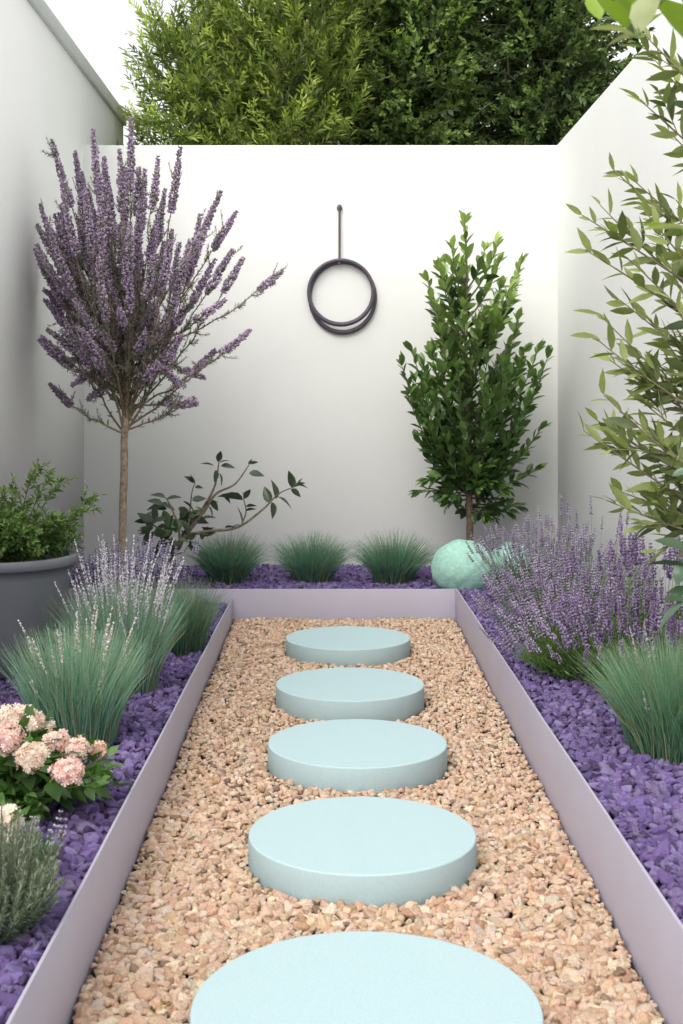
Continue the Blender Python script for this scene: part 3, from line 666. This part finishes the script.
# ---------------------------------------------------------------- ring wall hanging
def rings():
    dw=DW; root=thing('ring_wall_hanging',tuple(W(340,263,dw-.03)),'dark iron rings hanging from a rod on the far white wall','wall decoration')
    def pp(px,py,o=.03): return W(px,py,dw-o)
    mb=MB(); V,Fc=ico(3); mb.add(V*np.array([.018,.014,.024])+pp(339.5,208,.016),[Fc],(.1,.1,.1)); mb.build('hook',M['iron'],root)
    n=80; t=np.linspace(0,1,n); c=np.stack([pp(339.5,209,.02)*(1-a)+pp(339.5,264,.034)*a for a in t])
    mb=MB()
    for ph in (0,PI):
        a=t*2*PI*16+ph; mb.tube(c+np.stack([np.cos(a)*.0042,np.sin(a)*.0042,0*a],1),.0052,(.1,.1,.1),6)
    V,Fc=ico(2); mb.add(V*.012+pp(339,263,.034),[Fc],(.1,.1,.1)); mb.build('rod',M['rope'],root)
    def ring(cx,cy,rpx,o,r,tilt,nm):
        cc=pp(cx,cy,o); R=rpx/F*dw; a=np.linspace(0,2*PI,97)[:-1]; A,B=len(a),10; V=[]; bb=np.linspace(0,2*PI,B,endpoint=False)
        for q in a:
            for w in bb:
                rr=R+r*math.cos(w)*(1+.25*max(0,-math.sin(q))); y=r*1.1*math.sin(w)+tilt*math.sin(q)
                V.append((cc[0]+rr*math.cos(q),cc[1]+y,cc[2]+rr*nm*math.sin(q)))
        i=np.arange(A)[:,None]; j=np.arange(B)[None]; qf=np.stack([i*B+j,((i+1)%A)*B+j,((i+1)%A)*B+(j+1)%B,i*B+(j+1)%B],-1).reshape(-1,4)
        MB().add(V,[qf],(.1,.1,.1)).build('ring',M['iron'],root)
    ring(341,292.3,32,.042,.0125,.004,1); ring(342.6,297.3,32.6,.017,.0115,.0,1.07)
rings()

# ---------------------------------------------------------------- trees beyond the far wall
def bg_tree(name,x,d,label,cr,cz,n,nl,L,T,c0,c1,updir,wide=1.,top=1.,cat='tree',fill=.35):
    root=thing(name,(x,d,0),label,cat,'trees behind the far wall'); tr=MB(); bag=Bag()
    for k in range(4):
        a=rng.uniform(0,6.28); tip=np.array([x+math.cos(a)*cr[0]*.5,d+math.sin(a)*cr[1]*.5,cz+cr[2]*.5]); b=np.array([x+math.cos(a)*.08,d+.3+math.sin(a)*.08,-.09]); tip[2]=cz
        tr.tube(bez(b,np.array([b[0],b[1],tip[2]*.6]),tip,12),np.linspace(.045,.008,12),(.05,.045,.03),7,cap=False)
    for i in range(n):
        v=nrm(rng.normal(size=3)); q=rng.uniform(fill,1)**.6; clump=1+.16*math.sin(v[0]*5+x)+.14*math.sin(v[2]*7+v[1]*4)
        tip=np.array([x,d,cz])+v*np.array(cr)*q*clump; tip[1]=max(tip[1],DW+.35)
        dr=nrm(v*np.array([1,1,.6])+np.array([0,0,updir])+rng.normal(0,.35,3)); ln=rng.uniform(.25,.55)
        s0=tip-dr*ln; s0[1]=max(s0[1],DW+.3); pts=bez(s0,(s0+tip)/2+rng.normal(0,.03,3),tip,7)
        tr.tube(pts,np.linspace(.005,.0018,7),(.12,.13,.06),3,cap=False)
        sh=rng.choice([.6,.85,1.1,1.6]); twig(bag,pts,nl,L,np.array(c0)*sh,np.array(c1)*sh,.08,1,.8,.3)  # random twig tones put lit and dark leaf patches into the colour
    tr.build('trunk',M['bark'],root); bag.emit(MB(),T,roll=.8,wide=wide).build('crown',M['far'],root)
LG0=(.11,.17,.035); LG1=(.36,.42,.10)
bg_tree('willow_shrub',-1.02,9.7,'light yellow green narrow leaved shrub, leftmost above the far wall',(.62,.55,1.0),3.55,330,24,.085,WILLOW,LG0,LG1,.9,1.5)
bg_tree('willow_shrub',-.28,9.6,'tall light green willowy shrub filling the middle above the far wall',(.78,.6,1.6),3.75,620,24,.085,WILLOW,LG0,LG1,.9,1.5)
bg_tree('willow_shrub',-.75,10.9,'deeper green willowy shrub behind the two light ones',(1.0,.6,1.5),3.55,520,24,.09,WILLOW,(.07,.12,.02),(.16,.24,.05),.8,1.6)
DG0=(.035,.07,.02); DG1=(.075,.125,.04)
bg_tree('evergreen_tree',.62,10.0,'dark small leaved evergreen to the right of the willowy shrubs',(.85,.75,1.9),3.8,1150,22,.066,SMALL,DG0,(.24,.34,.10),.35,1.2)
bg_tree('evergreen_tree',1.65,9.9,'darkest evergreen rising over the right hand corner of the walls',(.85,.75,1.8),3.9,1150,22,.066,SMALL,(.025,.05,.018),(.17,.25,.08),.2,1.2)
bg_tree('evergreen_tree',.1,11.6,'tall evergreen seen only through gaps between the nearer crowns',(1.3,.8,2.1),3.9,1100,20,.09,SMALL,(.02,.04,.014),(.06,.11,.03),.2,1.3)
bg_tree('evergreen_tree',1.5,11.6,'tall dark evergreen farthest back on the right',(1.4,.8,2.3),4.0,1300,20,.095,SMALL,(.016,.03,.012),(.05,.085,.03),.2,1.3)

# ---------------------------------------------------------------- sun, sky, camera
sc=bpy.context.scene
AZ=math.radians(208); EL=math.radians(49)      # azimuth measured clockwise from +Y: behind the camera, to its left
sd=np.array([math.sin(AZ)*math.cos(EL),math.cos(AZ)*math.cos(EL),math.sin(EL)])
w=bpy.data.worlds.new('World'); sc.world=w; w.use_nodes=True; nt=w.node_tree; bg=nt.nodes['Background']
sky=nt.nodes.new('ShaderNodeTexSky'); sky.sky_type='NISHITA'; sky.sun_disc=False; sky.sun_elevation=EL; sky.sun_rotation=AZ
sky.air_density=1.0; sky.dust_density=6.0; sky.ozone_density=1.0
hs=nt.nodes.new('ShaderNodeHueSaturation'); hs.inputs['Saturation'].default_value=.3
nt.links.new(sky.outputs[0],hs.inputs['Color'])
veil=nt.nodes.new('ShaderNodeMix'); veil.data_type='RGBA'; veil.blend_type='ADD'; veil.inputs[0].default_value=1; veil.inputs[7].default_value=(5.0,4.95,4.75,1)   # even white cloud cover
nt.links.new(hs.outputs[0],veil.inputs[6]); nt.links.new(veil.outputs[2],bg.inputs[0]); bg.inputs[1].default_value=.15
L=bpy.data.lights.new('sun','SUN'); L.energy=.9; L.angle=math.radians(38); L.color=(1,.955,.89)
lo=bpy.data.objects.new('sun',L); C.objects.link(lo)
from mathutils import Vector
lo.rotation_euler=Vector(-sd).to_track_quat('-Z','Y').to_euler()
cam=bpy.data.cameras.new('camera'); co=bpy.data.objects.new('camera',cam); C.objects.link(co)
cam.sensor_fit='VERTICAL'; cam.sensor_height=36; cam.sensor_width=24; cam.lens=F/1024*36
cam.shift_x=(341.5-CX)/1024; cam.shift_y=-(512-HY)/1024; cam.clip_end=500; cam.clip_start=.05
co.location=(0,0,H); co.rotation_euler=(PI/2,0,0)
cam.dof.use_dof=True; cam.dof.focus_distance=5.0; cam.dof.aperture_fstop=9
sc.camera=co
sc.render.engine='CYCLES'; sc.cycles.max_bounces=12; sc.cycles.diffuse_bounces=8; sc.cycles.samples=128; sc.cycles.use_denoising=True
sc.view_settings.view_transform='Standard'; sc.view_settings.look='None'; sc.view_settings.gamma=1; sc.view_settings.exposure=-.02
sc.render.resolution_x=683; sc.render.resolution_y=1024
